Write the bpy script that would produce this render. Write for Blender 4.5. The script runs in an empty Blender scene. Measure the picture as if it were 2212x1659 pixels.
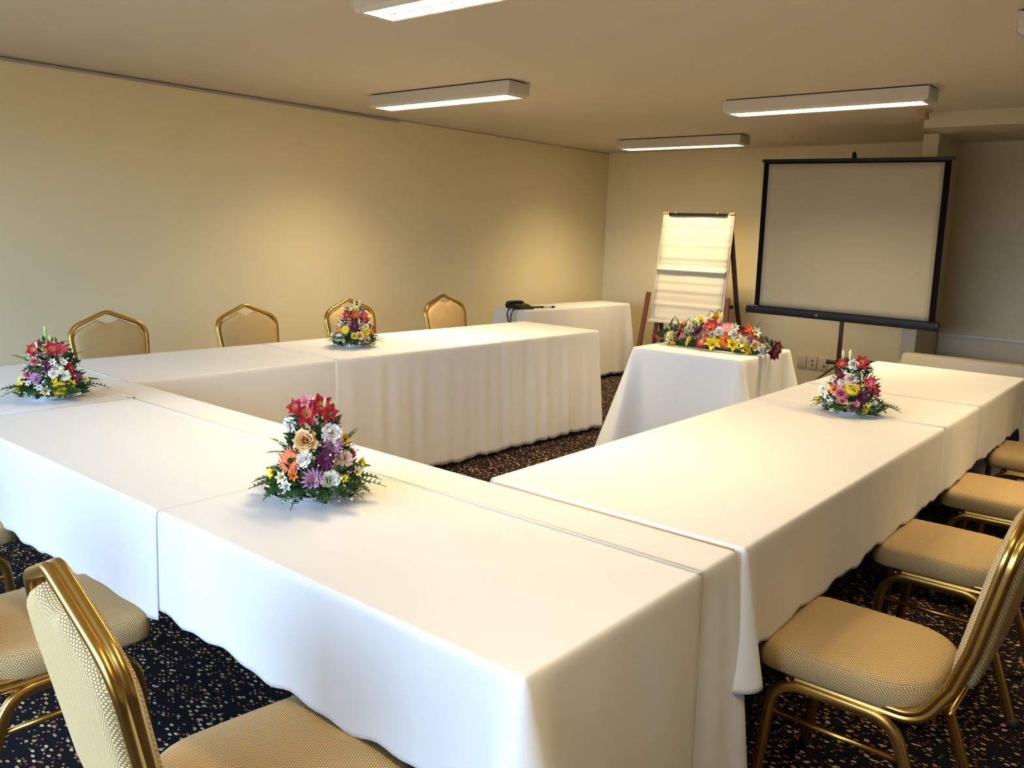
import bpy, bmesh, math, random
from mathutils import Vector, Matrix
PI=math.pi
scn=bpy.context.scene
COL=scn.collection
R=math.radians

# ------------------------------------------------------------------ helpers
def new_obj(name,bm,mats,parent=None,smooth=True,angle=None):
    me=bpy.data.meshes.new(name)
    bmesh.ops.recalc_face_normals(bm,faces=bm.faces[:])
    bm.to_mesh(me); bm.free()
    for m in (mats if isinstance(mats,(list,tuple)) else [mats]): me.materials.append(m)
    for p in me.polygons: p.use_smooth=smooth
    if smooth and angle is not None:
        try: me.set_sharp_from_angle(angle=R(angle))
        except Exception: pass
    o=bpy.data.objects.new(name,me); COL.objects.link(o)
    if parent: o.parent=parent
    return o
def thing(name,label,cat,loc=(0,0,0),rz=0,group=None):
    o=bpy.data.objects.new(name,None); COL.objects.link(o)
    o.empty_display_size=.1
    o.location=loc; o.rotation_euler=(0,0,rz); o['label']=label; o['category']=cat
    if group: o['group']=group
    return o
def tag(o,label,cat,group=None):
    o['label']=label; o['category']=cat
    if group: o['group']=group
    return o
def struct(o,label=None):
    o['kind']='structure'
    if label: o['label']=label
    return o
def kids(o): return [c for c in bpy.data.objects if c.parent==o]
def copy_tree(o,parent=None,tree=None):
    c=o.copy(); COL.objects.link(c)
    if parent: c.parent=parent
    for ch in TREE.get(o.name,[]): copy_tree(ch,c)
    return c
TREE={}
def index_tree():
    TREE.clear()
    for o in bpy.data.objects:
        if o.parent: TREE.setdefault(o.parent.name,[]).append(o)

def add_box(bm,x0,x1,y0,y1,z0,z1,mi=0,bev=0):
    v=[bm.verts.new(p) for p in ((x0,y0,z0),(x1,y0,z0),(x1,y1,z0),(x0,y1,z0),(x0,y0,z1),(x1,y0,z1),(x1,y1,z1),(x0,y1,z1))]
    fs=[]
    for q in ((0,3,2,1),(4,5,6,7),(0,1,5,4),(1,2,6,5),(2,3,7,6),(3,0,4,7)):
        f=bm.faces.new([v[i] for i in q]); f.material_index=mi; fs.append(f)
    if bev:
        es=set(e for f in fs for e in f.edges)
        bmesh.ops.bevel(bm,geom=list(es),offset=bev,segments=2,profile=.5,affect='EDGES')
def box(name,x0,x1,y0,y1,z0,z1,m,parent=None,bev=0):
    bm=bmesh.new(); add_box(bm,x0,x1,y0,y1,z0,z1,0,bev)
    return new_obj(name,bm,m,parent,smooth=bev>0,angle=40)
def smooth_path(pts,rad,n=6,closed=False):
    """round the corners of a polyline; rad per corner or one number"""
    P=[Vector(p) for p in pts]; out=[]
    N=len(P)
    for i in range(N):
        if not closed and i in (0,N-1): out.append(P[i]); continue
        r=rad[i] if isinstance(rad,(list,tuple)) else rad
        a,b,c=P[i-1],P[i],P[(i+1)%N]
        u=(a-b); w=(c-b); lu,lw=u.length,w.length; u.normalize(); w.normalize()
        ang=u.angle(w,PI)
        if r<=0 or ang>PI-.02: out.append(b); continue
        t=min(r/math.tan(ang/2),lu*.48,lw*.48)
        p0=b+u*t; p1=b+w*t
        for k in range(n+1):
            s=k/n
            out.append(p0*(1-s)**2+b*2*s*(1-s)+p1*s*s)
    return out
def sweep(bm,path,prof,n0,closed=False,caps=True,mi=0):
    """sweep a closed 2D profile (n,b) along path; n0 is the start normal; parallel transport"""
    P=[Vector(p) for p in path]; N=len(P)
    T=[]
    for i in range(N):
        a=P[i-1] if (i>0 or closed) else P[i]; c=P[(i+1)%N] if (i<N-1 or closed) else P[i]
        T.append((c-a).normalized())
    n=Vector(n0); n=(n-T[0]*n.dot(T[0])).normalized()
    rings=[]
    for i in range(N):
        if i>0:
            q=T[i-1].rotation_difference(T[i]); n=q@n; n=(n-T[i]*n.dot(T[i])).normalized()
        b=T[i].cross(n)
        rings.append([bm.verts.new(P[i]+n*x+b*y) for x,y in prof])
    M=len(prof)
    for i in range(N if closed else N-1):
        r0,r1=rings[i],rings[(i+1)%N]
        for k in range(M):
            f=bm.faces.new((r0[k],r0[(k+1)%M],r1[(k+1)%M],r1[k])); f.material_index=mi
    if caps and not closed:
        bm.faces.new(rings[0][::-1]).material_index=mi; bm.faces.new(rings[-1]).material_index=mi
def circ(r,n=10,rx=None):
    return [(math.cos(2*PI*k/n)*(rx or r),math.sin(2*PI*k/n)*r) for k in range(n)]
def tube(bm,pts,r,n=10,rad=0,n0=(.13,.21,.97),mi=0):
    sweep(bm,smooth_path(pts,rad) if rad else pts,circ(r,n),n0,mi=mi)
def lathe(bm,prof,n=24,c=(0,0,0),mi=0):
    rings=[]
    for r,z in prof:
        if r<1e-5: rings.append([bm.verts.new((c[0],c[1],c[2]+z))])
        else: rings.append([bm.verts.new((c[0]+r*math.cos(2*PI*k/n),c[1]+r*math.sin(2*PI*k/n),c[2]+z)) for k in range(n)])
    for a,b in zip(rings,rings[1:]):
        for k in range(n):
            k2=(k+1)%n
            if len(a)==1 and len(b)==1: continue
            if len(a)==1: f=bm.faces.new((a[0],b[k],b[k2]))
            elif len(b)==1: f=bm.faces.new((a[k],a[k2],b[0]))
            else: f=bm.faces.new((a[k],a[k2],b[k2],b[k]))
            f.material_index=mi

# ------------------------------------------------------------------ materials
def mat(name,color,rough=.6,metal=0,spec=None,bump=None,emit=None,sheen=0):
    m=bpy.data.materials.new(name); m.use_nodes=True
    nt=m.node_tree; b=nt.nodes['Principled BSDF']
    b.inputs['Base Color'].default_value=(*color,1); b.inputs['Roughness'].default_value=rough; b.inputs['Metallic'].default_value=metal
    if spec is not None: b.inputs['Specular IOR Level'].default_value=spec
    if sheen: b.inputs['Sheen Weight'].default_value=sheen
    if emit: b.inputs['Emission Color'].default_value=(*emit[0],1); b.inputs['Emission Strength'].default_value=emit[1]
    if bump:
        tc=nt.nodes.new('ShaderNodeTexCoord'); n=nt.nodes.new('ShaderNodeTexNoise'); n.inputs['Scale'].default_value=bump[0]; n.inputs['Detail'].default_value=4
        bp=nt.nodes.new('ShaderNodeBump'); bp.inputs['Strength'].default_value=bump[1]; bp.inputs['Distance'].default_value=bump[2] if len(bump)>2 else .01
        nt.links.new(tc.outputs['Object'],n.inputs['Vector']); nt.links.new(n.outputs['Fac'],bp.inputs['Height']); nt.links.new(bp.outputs['Normal'],b.inputs['Normal'])
    return m
def N(nt,t,**kw):
    n=nt.nodes.new(t)
    for k,v in kw.items(): setattr(n,k,v)
    return n
def math_node(nt,op,a,b=None,c=None):
    n=nt.nodes.new('ShaderNodeMath'); n.operation=op
    for i,v in enumerate((a,b,c)):
        if v is None: continue
        if isinstance(v,(int,float)): n.inputs[i].default_value=v
        else: nt.links.new(v,n.inputs[i])
    return n.outputs[0]
def mix_col(nt,fac,a,b):
    n=nt.nodes.new('ShaderNodeMix'); n.data_type='RGBA'
    for s,v in ((0,fac),(6,a),(7,b)):
        if isinstance(v,(int,float)): n.inputs[s].default_value=v
        elif isinstance(v,(tuple,list)): n.inputs[s].default_value=(*v,1) if len(v)==3 else v
        else: nt.links.new(v,n.inputs[s])
    return n.outputs[2]

def wall_mat(name,c,c2):
    m=mat(name,c,.85,spec=.25); nt=m.node_tree; b=nt.nodes['Principled BSDF']
    tc=N(nt,'ShaderNodeTexCoord'); n=N(nt,'ShaderNodeTexNoise'); n.inputs['Scale'].default_value=1.3; n.inputs['Detail'].default_value=5
    nt.links.new(tc.outputs['Object'],n.inputs['Vector'])
    nt.links.new(mix_col(nt,n.outputs['Fac'],c,c2),b.inputs['Base Color'])
    n2=N(nt,'ShaderNodeTexNoise'); n2.inputs['Scale'].default_value=180; n2.inputs['Detail'].default_value=3
    nt.links.new(tc.outputs['Object'],n2.inputs['Vector'])
    bp=N(nt,'ShaderNodeBump'); bp.inputs['Strength'].default_value=.12; bp.inputs['Distance'].default_value=.003
    nt.links.new(n2.outputs['Fac'],bp.inputs['Height']); nt.links.new(bp.outputs['Normal'],b.inputs['Normal'])
    return m
WALLC=(.76,.67,.44)
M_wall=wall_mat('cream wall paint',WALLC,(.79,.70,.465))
M_ceil=wall_mat('ceiling paint',(.60,.535,.425),(.63,.565,.45))
M_trim=mat('painted trim',(.60,.55,.45),.5)
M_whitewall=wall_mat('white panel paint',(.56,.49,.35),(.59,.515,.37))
def cloth_mat():
    m=mat('white tablecloth',(.69,.685,.69),.8,spec=.2,sheen=.15); nt=m.node_tree; b=nt.nodes['Principled BSDF']
    tc=N(nt,'ShaderNodeTexCoord')
    n=N(nt,'ShaderNodeTexNoise'); n.inputs['Scale'].default_value=2.2; n.inputs['Detail'].default_value=6; n.inputs['Roughness'].default_value=.55
    nt.links.new(tc.outputs['Object'],n.inputs['Vector'])
    n2=N(nt,'ShaderNodeTexNoise'); n2.inputs['Scale'].default_value=700
    nt.links.new(tc.outputs['Object'],n2.inputs['Vector'])
    b1=N(nt,'ShaderNodeBump'); b1.inputs['Strength'].default_value=.35; b1.inputs['Distance'].default_value=.02
    nt.links.new(n.outputs['Fac'],b1.inputs['Height'])
    b2=N(nt,'ShaderNodeBump'); b2.inputs['Strength'].default_value=.15; b2.inputs['Distance'].default_value=.0008
    nt.links.new(n2.outputs['Fac'],b2.inputs['Height']); nt.links.new(b1.outputs['Normal'],b2.inputs['Normal'])
    nt.links.new(b2.outputs['Normal'],b.inputs['Normal'])
    return m
M_cloth=cloth_mat()
def carpet_mat():
    m=mat('flecked carpet',(.012,.011,.016),.95,spec=.1); nt=m.node_tree; b=nt.nodes['Principled BSDF']
    tc=N(nt,'ShaderNodeTexCoord')
    cols=[]
    prev=(.007,.0065,.009)
    out=None
    for sc,ang,st,th,keep,pal in ((62,.5,1.9,.26,.40,((.50,.33,.15),(.26,.10,.05),(.62,.50,.31))),(85,-.9,1.5,.24,.32,((.30,.16,.07),(.18,.07,.04),(.42,.30,.16)))):
        mp=N(nt,'ShaderNodeMapping'); mp.inputs['Rotation'].default_value=(0,0,ang); mp.inputs['Scale'].default_value=(1/st,1,1)
        nt.links.new(tc.outputs['Object'],mp.inputs['Vector'])
        v=N(nt,'ShaderNodeTexVoronoi'); v.voronoi_dimensions='2D'; v.inputs['Scale'].default_value=sc; v.inputs['Randomness'].default_value=.85
        nt.links.new(mp.outputs['Vector'],v.inputs['Vector'])
        d=math_node(nt,'LESS_THAN',v.outputs['Distance'],th)
        sp=N(nt,'ShaderNodeSeparateColor'); nt.links.new(v.outputs['Color'],sp.inputs[0])
        k=math_node(nt,'LESS_THAN',sp.outputs[0],keep)
        fac=math_node(nt,'MULTIPLY',d,k)
        cr=N(nt,'ShaderNodeValToRGB'); cr.color_ramp.interpolation='CONSTANT'
        e=cr.color_ramp.elements; e[0].color=(*pal[0],1); e[1].position=.45; e[1].color=(*pal[1],1)
        e2=e.new(.72); e2.color=(*pal[2],1)
        nt.links.new(sp.outputs[1],cr.inputs[0])
        out=mix_col(nt,fac,out if out is not None else prev,cr.outputs[0])
    nt.links.new(out,b.inputs['Base Color'])
    n=N(nt,'ShaderNodeTexNoise'); n.inputs['Scale'].default_value=400
    nt.links.new(tc.outputs['Object'],n.inputs['Vector'])
    bp=N(nt,'ShaderNodeBump'); bp.inputs['Strength'].default_value=.5; bp.inputs['Distance'].default_value=.003
    nt.links.new(n.outputs['Fac'],bp.inputs['Height']); nt.links.new(bp.outputs['Normal'],b.inputs['Normal'])
    return m
M_carpet=carpet_mat()
def weave_mat():
    m=mat('beige basket weave fabric',(.55,.42,.22),.8,spec=.2); nt=m.node_tree; b=nt.nodes['Principled BSDF']
    uv=N(nt,'ShaderNodeTexCoord')
    sx=N(nt,'ShaderNodeSeparateXYZ'); nt.links.new(uv.outputs['UV'],sx.inputs[0])
    row=math_node(nt,'FLOOR',math_node(nt,'MULTIPLY',sx.outputs[1],230))
    xs=math_node(nt,'MULTIPLY_ADD',row,PI,math_node(nt,'MULTIPLY',sx.outputs[0],165*2*PI))
    a=math_node(nt,'SINE',xs)
    c=math_node(nt,'ABSOLUTE',math_node(nt,'SINE',math_node(nt,'MULTIPLY',sx.outputs[1],230*PI)))
    h=math_node(nt,'MULTIPLY',math_node(nt,'MULTIPLY_ADD',a,.5,.5),c)
    mr=N(nt,'ShaderNodeMapRange'); mr.inputs[1].default_value=.05; mr.inputs[2].default_value=.45
    nt.links.new(h,mr.inputs[0])
    nt.links.new(mix_col(nt,mr.outputs[0],(.20,.135,.065),(.72,.53,.26)),b.inputs['Base Color'])
    bp=N(nt,'ShaderNodeBump'); bp.inputs['Strength'].default_value=.5; bp.inputs['Distance'].default_value=.002
    nt.links.new(h,bp.inputs['Height']); nt.links.new(bp.outputs['Normal'],b.inputs['Normal'])
    return m
M_weave=weave_mat()
M_gold=mat('gold lacquered metal',(.60,.37,.10),.27,1.0)
M_black=mat('black rubber',(.01,.01,.01),.6)
M_blackm=mat('black painted metal',(.008,.007,.007),.42,spec=.2)
M_wood=mat('varnished brown wood',(.16,.045,.018),.4,bump=(60,.2))
M_orange=mat('orange wood end block',(.6,.22,.04),.5)
M_paper=mat('flipchart paper',(.60,.57,.48),.7)
M_board=mat('white melamine board',(.60,.58,.52),.4)
M_screen=mat('projection screen fabric',(.37,.335,.255),.9,spec=.1)
M_lamp=mat('white lamp housing',(.58,.53,.47),.45)
M_louvre=mat('white louvre',(.62,.60,.54),.4)
M_tube=mat('glowing fluorescent tube',(1,1,1),.5,emit=((1,.90,.66),2.5))
M_plate=mat('ivory socket plate',(.62,.52,.36),.4)
M_dark=mat('dark hole',(.01,.01,.01),.8)
M_dish=mat('white dish',(.82,.84,.9),.35)
M_steel=mat('brown painted steel pole',(.045,.018,.010),.35,.4)
M_grip=mat('grey steel',(.25,.24,.22),.35,.8)
M_tabletop=mat('laminate table top',(.35,.24,.14),.5)
M_tleg=mat('grey table leg',(.2,.2,.2),.4,.7)

def box_uv(o):
    me=o.data; uv=me.uv_layers.new(name='UVMap')
    for p in me.polygons:
        n=p.normal; ax=max(range(3),key=lambda i:abs(n[i]))
        for li in p.loop_indices:
            c=me.vertices[me.loops[li].vertex_index].co
            uv.data[li].uv=((c.y,c.z),(c.x,c.z),(c.x,c.y))[ax]

SKY=9.5; EXPO=0.45

# ------------------------------------------------------------------ the room
XW,YB,CZ=-4.70,7.19,2.34          # left wall, back wall, ceiling height
XR,YF=3.3,-2.0                    # right wall, window wall behind the camera
T=.75
struct(box('floor',XW-.1,XR+.1,YF-.1,YB+.1,-.1,0,M_carpet))
struct(box('ceiling',XW-.1,XR+.1,YF-.1,YB+.1,CZ,CZ+.1,M_ceil))
struct(box('wall_left',XW-.1,XW,YF-.1,YB+.1,0,CZ,M_wall))
struct(box('wall_back',XW,XR,YB,YB+.1,0,CZ,M_wall))
struct(box('wall_right',XR,XR+.1,YF-.1,YB+.1,0,CZ,M_wall))
# window wall: a wide band of windows
WX0,WX1,WZ0,WZ1=-4.6,.45,.45,2.1
bm=bmesh.new()
add_box(bm,XW,WX0,YF-.1,YF,0,CZ); add_box(bm,WX1,XR,YF-.1,YF,0,CZ)
add_box(bm,WX0,WX1,YF-.1,YF,0,WZ0); add_box(bm,WX0,WX1,YF-.1,YF,WZ1,CZ)
struct(new_obj('wall_front',bm,M_wall,smooth=False))
bm=bmesh.new()
n=5
for i in range(n+1):
    x=WX0+(WX1-WX0)*i/n; add_box(bm,max(WX0,x-.03),min(WX1,x+.03),YF-.08,YF-.02,WZ0,WZ1)
for i in range(n):
    xa=WX0+(WX1-WX0)*i/n+.03; xb=WX0+(WX1-WX0)*(i+1)/n-.03
    add_box(bm,xa,xb,YF-.08,YF-.02,WZ0,WZ0+.05); add_box(bm,xa,xb,YF-.08,YF-.02,WZ1-.05,WZ1)
struct(new_obj('window_1',bm,M_trim,smooth=False))
# low dark end of the room: baseboards
struct(box('baseboard_back',-4.69,-1.05,YB-.015,YB,0,.07,M_trim))
struct(box('baseboard_left',XW,XW+.015,YF,YB-.02,0,.07,M_trim))
# metal track along the left wall under the ceiling
bm=bmesh.new()
add_box(bm,XW,XW+.028,YF,4.03,CZ-.006,CZ-.001); add_box(bm,XW,XW+.006,YF,4.03,CZ-.026,CZ-.006); add_box(bm,XW+.006,XW+.024,YF,4.03,CZ-.02,CZ-.012)
struct(new_obj('trim_1',bm,mat('grey curtain track',(.46,.43,.38),.4,.3),smooth=False))
struct(box('trim_2',XW,XW+.006,4.05,YB,CZ-.006,CZ,mat('dark crack strip',(.25,.2,.13),.8)))  # dark strip drawn for the thin crack beyond the track
# pillar and ceiling beam at the right, thicker wall behind
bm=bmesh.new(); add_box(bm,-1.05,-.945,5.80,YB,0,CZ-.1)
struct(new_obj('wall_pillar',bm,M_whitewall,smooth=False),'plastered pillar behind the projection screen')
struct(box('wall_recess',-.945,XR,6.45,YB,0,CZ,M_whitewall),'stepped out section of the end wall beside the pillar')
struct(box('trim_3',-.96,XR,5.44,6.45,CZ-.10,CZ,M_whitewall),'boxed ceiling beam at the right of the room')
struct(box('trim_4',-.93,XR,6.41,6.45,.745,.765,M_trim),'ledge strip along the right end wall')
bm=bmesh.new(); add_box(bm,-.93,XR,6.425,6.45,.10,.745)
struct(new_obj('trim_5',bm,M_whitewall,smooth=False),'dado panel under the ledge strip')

# heater / panel box standing in front of the pillar
t=thing('wall_heater','cream low panel heater behind the far end of the right table','heater',(-.70,5.71,0))
bm=bmesh.new(); add_box(bm,-.30,.75,-.05,.05,.10,.665,0,.03); new_obj('heater_body',bm,mat('cream enamel',(.52,.46,.34),.4),t,angle=40)
for sx in (-.2,.65): 
    bm=bmesh.new(); add_box(bm,sx-.03,sx+.03,-.05,.05,0,.105); new_obj('foot',bm,M_black,t,smooth=False)

# sockets on the back wall
for i,(x,holes,lab) in enumerate(((-2.31,0,'blank ivory wall plate, leftmost of the three plates beside the podium table'),(-2.205,2,'ivory wall socket with two dark round holes, middle one of the three plates'),(-2.10,1,'ivory wall plate with one dark hole, nearest the screen stand'))):
    t=thing('wall_socket',lab,'socket',(x,YB,.285),0,'wall plates on the end wall')
    bm=bmesh.new(); add_box(bm,-.045,.045,-.012,0,-.06,.06,0,.004); new_obj('cover_plate',bm,M_plate,t,angle=40)
    for k in range(holes):
        bm=bmesh.new(); lathe(bm,[(0,0),(.009,0),(.009,-.004),(0,-.004)],12); bmesh.ops.rotate(bm,verts=bm.verts[:],matrix=Matrix.Rotation(PI/2,3,'X'))
        bmesh.ops.translate(bm,verts=bm.verts[:],vec=(.012*(holes==1),-.0125,(.018-k*.036) if holes==2 else -.02)); new_obj('socket_hole',bm,M_dark,t)

# ------------------------------------------------------------------ ceiling fixtures
def fixture(loc,label,power=1.0,L=1.24,Wd=.19,H=.086):
    t=thing('ceiling_lamp',label,'lamp',(loc[0],loc[1],CZ),0,'fluorescent ceiling lamps')
    # dark box standing in for the shadow gap between housing and ceiling
    box('gap_shade',-L/2+.012,L/2-.012,-Wd/2+.012,Wd/2-.012,-.008,0,M_dark,t)
    bm=bmesh.new()
    # housing: open-bottom trough with chamfered lower edges
    o=[(-L/2,-Wd/2),(L/2,-Wd/2),(L/2,Wd/2),(-L/2,Wd/2)]
    def ring(dx,dy,z): return [bm.verts.new((sx*(L/2-dx),sy*(Wd/2-dy),z)) for sx,sy in ((-1,-1),(1,-1),(1,1),(-1,1))]
    rs=[ring(0,0,-.008),ring(0,0,-H+.012),ring(.018,.010,-H-.004),ring(.024,.016,-H-.004),ring(.03,.02,-.03)]
    for a,b in zip(rs,rs[1:]):
        for k in range(4): bm.faces.new((a[k],a[(k+1)%4],b[(k+1)%4],b[k]))
    bm.faces.new(rs[0][::-1]); bm.faces.new(rs[-1])
    new_obj('housing',bm,M_lamp,t,smooth=False)
    # end caps a little proud
    for s in (-1,1):
        bm=bmesh.new(); add_box(bm,min(s*(L/2-.002),s*(L/2+.006)),max(s*(L/2-.002),s*(L/2+.006)),-Wd/2-.002,Wd/2+.002,-H+.008,-.008,0,.002); new_obj('end_cap',bm,M_lamp,t,angle=40)
    for s in (-1,1):
        bm=bmesh.new(); tube(bm,[(-L/2+.05,s*.04,-.05),(L/2-.05,s*.04,-.05)],.013,12); new_obj('tube',bm,M_tube,t)
    bm=bmesh.new()
    n=12
    for i in range(n+1):
        x=-L/2+.035+(L-.07)*i/n; add_box(bm,x-.0012,x+.0012,-Wd/2+.02,Wd/2-.02,-H-.002,-H+.018)
    add_box(bm,-L/2+.03,L/2-.03,-.004,.004,-H-.002,-H+.018)
    add_box(bm,-L/2+.03,L/2-.03,-Wd/2+.018,-Wd/2+.022,-H-.002,-H+.03); add_box(bm,-L/2+.03,L/2-.03,Wd/2-.022,Wd/2-.018,-H-.002,-H+.03)
    new_obj('louvre',bm,M_louvre,t,smooth=False)
    ld=bpy.data.lights.new('lamp_light','AREA'); ld.shape='RECTANGLE'; ld.size=L-.08; ld.size_y=Wd-.05; ld.energy=LAMP_W*power; ld.color=LAMP_C; ld.spread=R(LAMP_SPREAD)
    lo=bpy.data.objects.new('lamp_light',ld); COL.objects.link(lo); lo.parent=t; lo.location=(0,0,-H+.022)
    return t
LAMP_W=32; LAMP_C=(1,.765,.43); LAMP_SPREAD=132
fixture((-3.245,3.09),'white louvred fluorescent ceiling lamp in the middle, nearest the long left wall')
fixture((-1.27,4.39),'white louvred fluorescent ceiling lamp at the right, above the right table run and the podium')
fixture((-3.205,6.11),'white louvred fluorescent ceiling lamp farthest back, above the flipchart')
fixture((-1.285,1.325),'white louvred fluorescent ceiling lamp cut by the top edge of the view')

fixture((.655,2.92),'white louvred fluorescent ceiling lamp just cut by the upper right edge of view',.6)
fixture((.655,-.14),'white louvred fluorescent ceiling lamp added overhead, unseen, outside the view',.42)  # added unseen lamp, guessed from the ceiling grid, brightens the near corner
t=thing('smoke_detector','small beige smoke detector on the ceiling behind the right lamp','smoke detector',(-.925,5.28,CZ))
bm=bmesh.new(); lathe(bm,[(0,0),(.05,0),(.052,-.012),(.046,-.02),(.03,-.022),(.03,-.04),(.036,-.048),(.034,-.062),(.02,-.066),(0,-.066)],24); new_obj('detector_body',bm,mat('aged plastic',(.42,.30,.16),.5),t,angle=50)

# ------------------------------------------------------------------ tables and cloths
def table(label,cx,cy,rz,L,Wt,group=None,h=T-.006):
    t=thing('folding_table',label,'table',(cx,cy,0),rz,group)
    bm=bmesh.new(); add_box(bm,-L/2,L/2,-Wt/2,Wt/2,h-.028,h,0,.004); new_obj('tabletop',bm,M_tabletop,t,angle=40)
    for sx in (-1,1):
        for sy in (-1,1):
            bm=bmesh.new(); tube(bm,[(sx*(L/2-.14),sy*(Wt/2-.07),h-.028),(sx*(L/2-.14),sy*(Wt/2-.07),0)],.014,10); new_obj('leg',bm,M_tleg,t)
    return t
def cloth(name,label,cat,rect,chain,hems,z=T,loc=(0,0,0),rz=0,group=None,seed=0,amp=.012,flare=.06,wl=.16,thick=.0004,nohem='',extra_sides=()):
    """rect=(x0,x1,y0,y1) in local coords. chain = consecutive sides counter-clockwise from 'SENW' that hang down,
    hems = hem height per side"""
    rnd=random.Random(seed)
    x0,x1,y0,y1=rect
    cor={'S':((x0,y0),(x1,y0)),'E':((x1,y0),(x1,y1)),'N':((x1,y1),(x0,y1)),'W':((x0,y1),(x0,y0))}
    nor={'S':(0,-1),'E':(1,0),'N':(0,1),'W':(-1,0)}
    closed=len(chain)==4
    rc=.012
    bm=bmesh.new()
    def skirt(chain,hems):
        closed=len(chain)==4
        # perimeter samples: (pos, normal, hem, cornerness, arclength)
        S=[]; s=0
        cl=[]
        for i,sd in enumerate(chain):
            a,b=cor[sd]; a=Vector(a); b=Vector(b); d=(b-a).normalized(); n=Vector(nor[sd]); Ls=(b-a).length
            prev=(i>0 or closed); nxt=(i<len(chain)-1 or closed)
            s0=rc if prev else 0; s1=Ls-(rc if nxt else 0)
            m=max(2,int((s1-s0)/.022))
            for k in range(m+1):
                q=s0+(s1-s0)*k/m
                S.append((a+d*q,n,hems[i],s+q))
            if nxt:
                n2=Vector(nor[chain[(i+1)%len(chain)]]); c=b-n*rc-n2*rc
                c=b-(n+n2)*rc
                cl.append(s+Ls)
                for k in range(1,10):
                    th=k/10*PI/2; nn=n*math.cos(th)+n2*math.sin(th)
                    S.append((c+nn*rc,nn,hems[i]*(1-k/10)+hems[(i+1)%len(chain)]*k/10,s+Ls-rc+rc*th))
            s+=Ls
        total=s
        ph=[rnd.uniform(0,2*PI) for _ in range(8)]
        wls=[wl*rnd.uniform(.7,1.4) for _ in range(4)]+[wl*2.7,wl*4.1]
        am=[rnd.uniform(.3,1) for _ in range(6)]
        sharp=[(rnd.uniform(0,total),rnd.uniform(.006,.016),rnd.choice((-1,1))) for _ in range(int(total/.45))]
        def rip(q,dep):
            v=0
            for k in range(4): v+=am[k]*math.sin(2*PI*q/wls[k]+ph[k])*.35
            v+=am[4]*math.sin(2*PI*q/wls[4]+ph[4])*.5+am[5]*math.sin(2*PI*q/wls[5]+ph[5])*.4
            v*=amp
            for c,w,sg in sharp:
                e=(q-c)/.03
                v+=sg*w*.55*math.exp(-e*e)
            return v
        rows=[0,.004,.010,.02,.04,.075,.12,.18,.25,.33,.42,.5,.58,.66,.74,.82,.9,.96,1.0]
        grid=[]
        for (p,n,hem,q) in S:
            # hem variations, droop near corners
            dc=min([min(abs(q-c),total-abs(q-c) if closed else 9) for c in cl]) if cl else 9
            cf=math.exp(-(dc/.055)**2)
            lo=min(hems)
            if hem>lo+.004 and cl:
                e=max(0,min(1,1-(min(abs(q-c) for c in cl)-.02)/.13)); hem=hem*(1-e*e*(3-2*e))+lo*e*e*(3-2*e)
            hz=hem+ .006*math.sin(2*PI*q/.31+ph[6])+.004*math.sin(2*PI*q/.13+ph[7])
            if hem>.2: hz-=.06*cf
            H=z-hz
            colv=[]
            for r in rows:
                if r<=.02:
                    a=r/.02*PI/2; off=-.010+.010*math.sin(a); dz=.010*(1-math.cos(a)); 
                else:
                    tt=(r-.02)/.98; dz=.010+(H-.010)*tt; dm=(dz/.7)
                    sag=.010*dm
                    ed=1 if closed else min(1,min(q,total-q)/.09)
                    off=sag+max(-.004,rip(q,tt)+amp*1.1)*min(1,dm*1.15)**.8*1.15*(.25+.75*ed)
                    off+=flare*cf*dm**1.1*1.2
                colv.append(bm.verts.new((p.x+n.x*off,p.y+n.y*off,z-dz)))
            grid.append(colv)
        M=len(grid)
        for i in range(M if closed else M-1):
            a,b=grid[i],grid[(i+1)%M]
            for k in range(len(rows)-1): bm.faces.new((a[k],a[k+1],b[k+1],b[k]))
        return grid
    grid=skirt(chain,hems)
    closed=len(chain)==4
    for ch,hh in (extra_sides or ()): skirt(ch,hh)
    # top: polygon closed through the undraped corners
    top=[c[0] for c in grid]
    if not closed:
        order='SENW'; k=order.index(chain[-1]); e=k
        j=order.index(chain[0])
        extra=[]
        # corners after last side until back to first
        idx=(k+1)%4
        while idx!=j:
            extra.append(cor[order[idx]][1]); idx=(idx+1)%4
        if extra: extra=extra[:-1] if Vector(extra[-1])==Vector(cor[chain[0]][0]) else extra
        top+= [bm.verts.new((c[0],c[1],z)) for c in extra]
    f=bm.faces.new(top); 
    bmesh.ops.triangulate(bm,faces=[f])
    # stitched hems along the edges that lie flat on the table
    if not closed:
        for sd in 'SENW':
            if sd in nohem or sd in chain or any(sd in ch for ch,_ in extra_sides): continue
            a_,b_=cor[sd]; n_=nor[sd]
            xs=sorted((a_[0],b_[0],a_[0]-n_[0]*.008,b_[0]-n_[0]*.008)); ys=sorted((a_[1],b_[1],a_[1]-n_[1]*.008,b_[1]-n_[1]*.008))
            add_box(bm,xs[0],xs[3],ys[0],ys[3],z+.0004,z+.0022)
    o=new_obj(name,bm,M_cloth,None,True)
    for p_ in o.data.polygons:
        if all(abs(o.data.vertices[v].co.z-z)<1e-6 for v in p_.vertices): p_.use_smooth=False
    sol=o.modifiers.new('thickness','SOLIDIFY'); sol.thickness=thick; sol.offset=1
    o.location=loc; o.rotation_euler=(0,0,rz)
    tag(o,label,cat,group)
    return o
G='banquet tables pushed into a U'
table('white-clothed folding table at the front of the U, its right half nearest the camera',-.9,.39,0,1.78,.74,G)
table('white-clothed folding table at the front of the U, its left half beyond the near flowers',-2.7,.39,0,1.78,.74,G)
table('white-clothed folding table, near half of the right arm of the U',-.385,1.67,PI/2,1.78,.74,G)
table('white-clothed folding table, far half of the right arm of the U',-.385,3.445,PI/2,1.76,.74,G)
LA=R(-1.9); LO=Vector((-3.595,.60,0))
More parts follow.
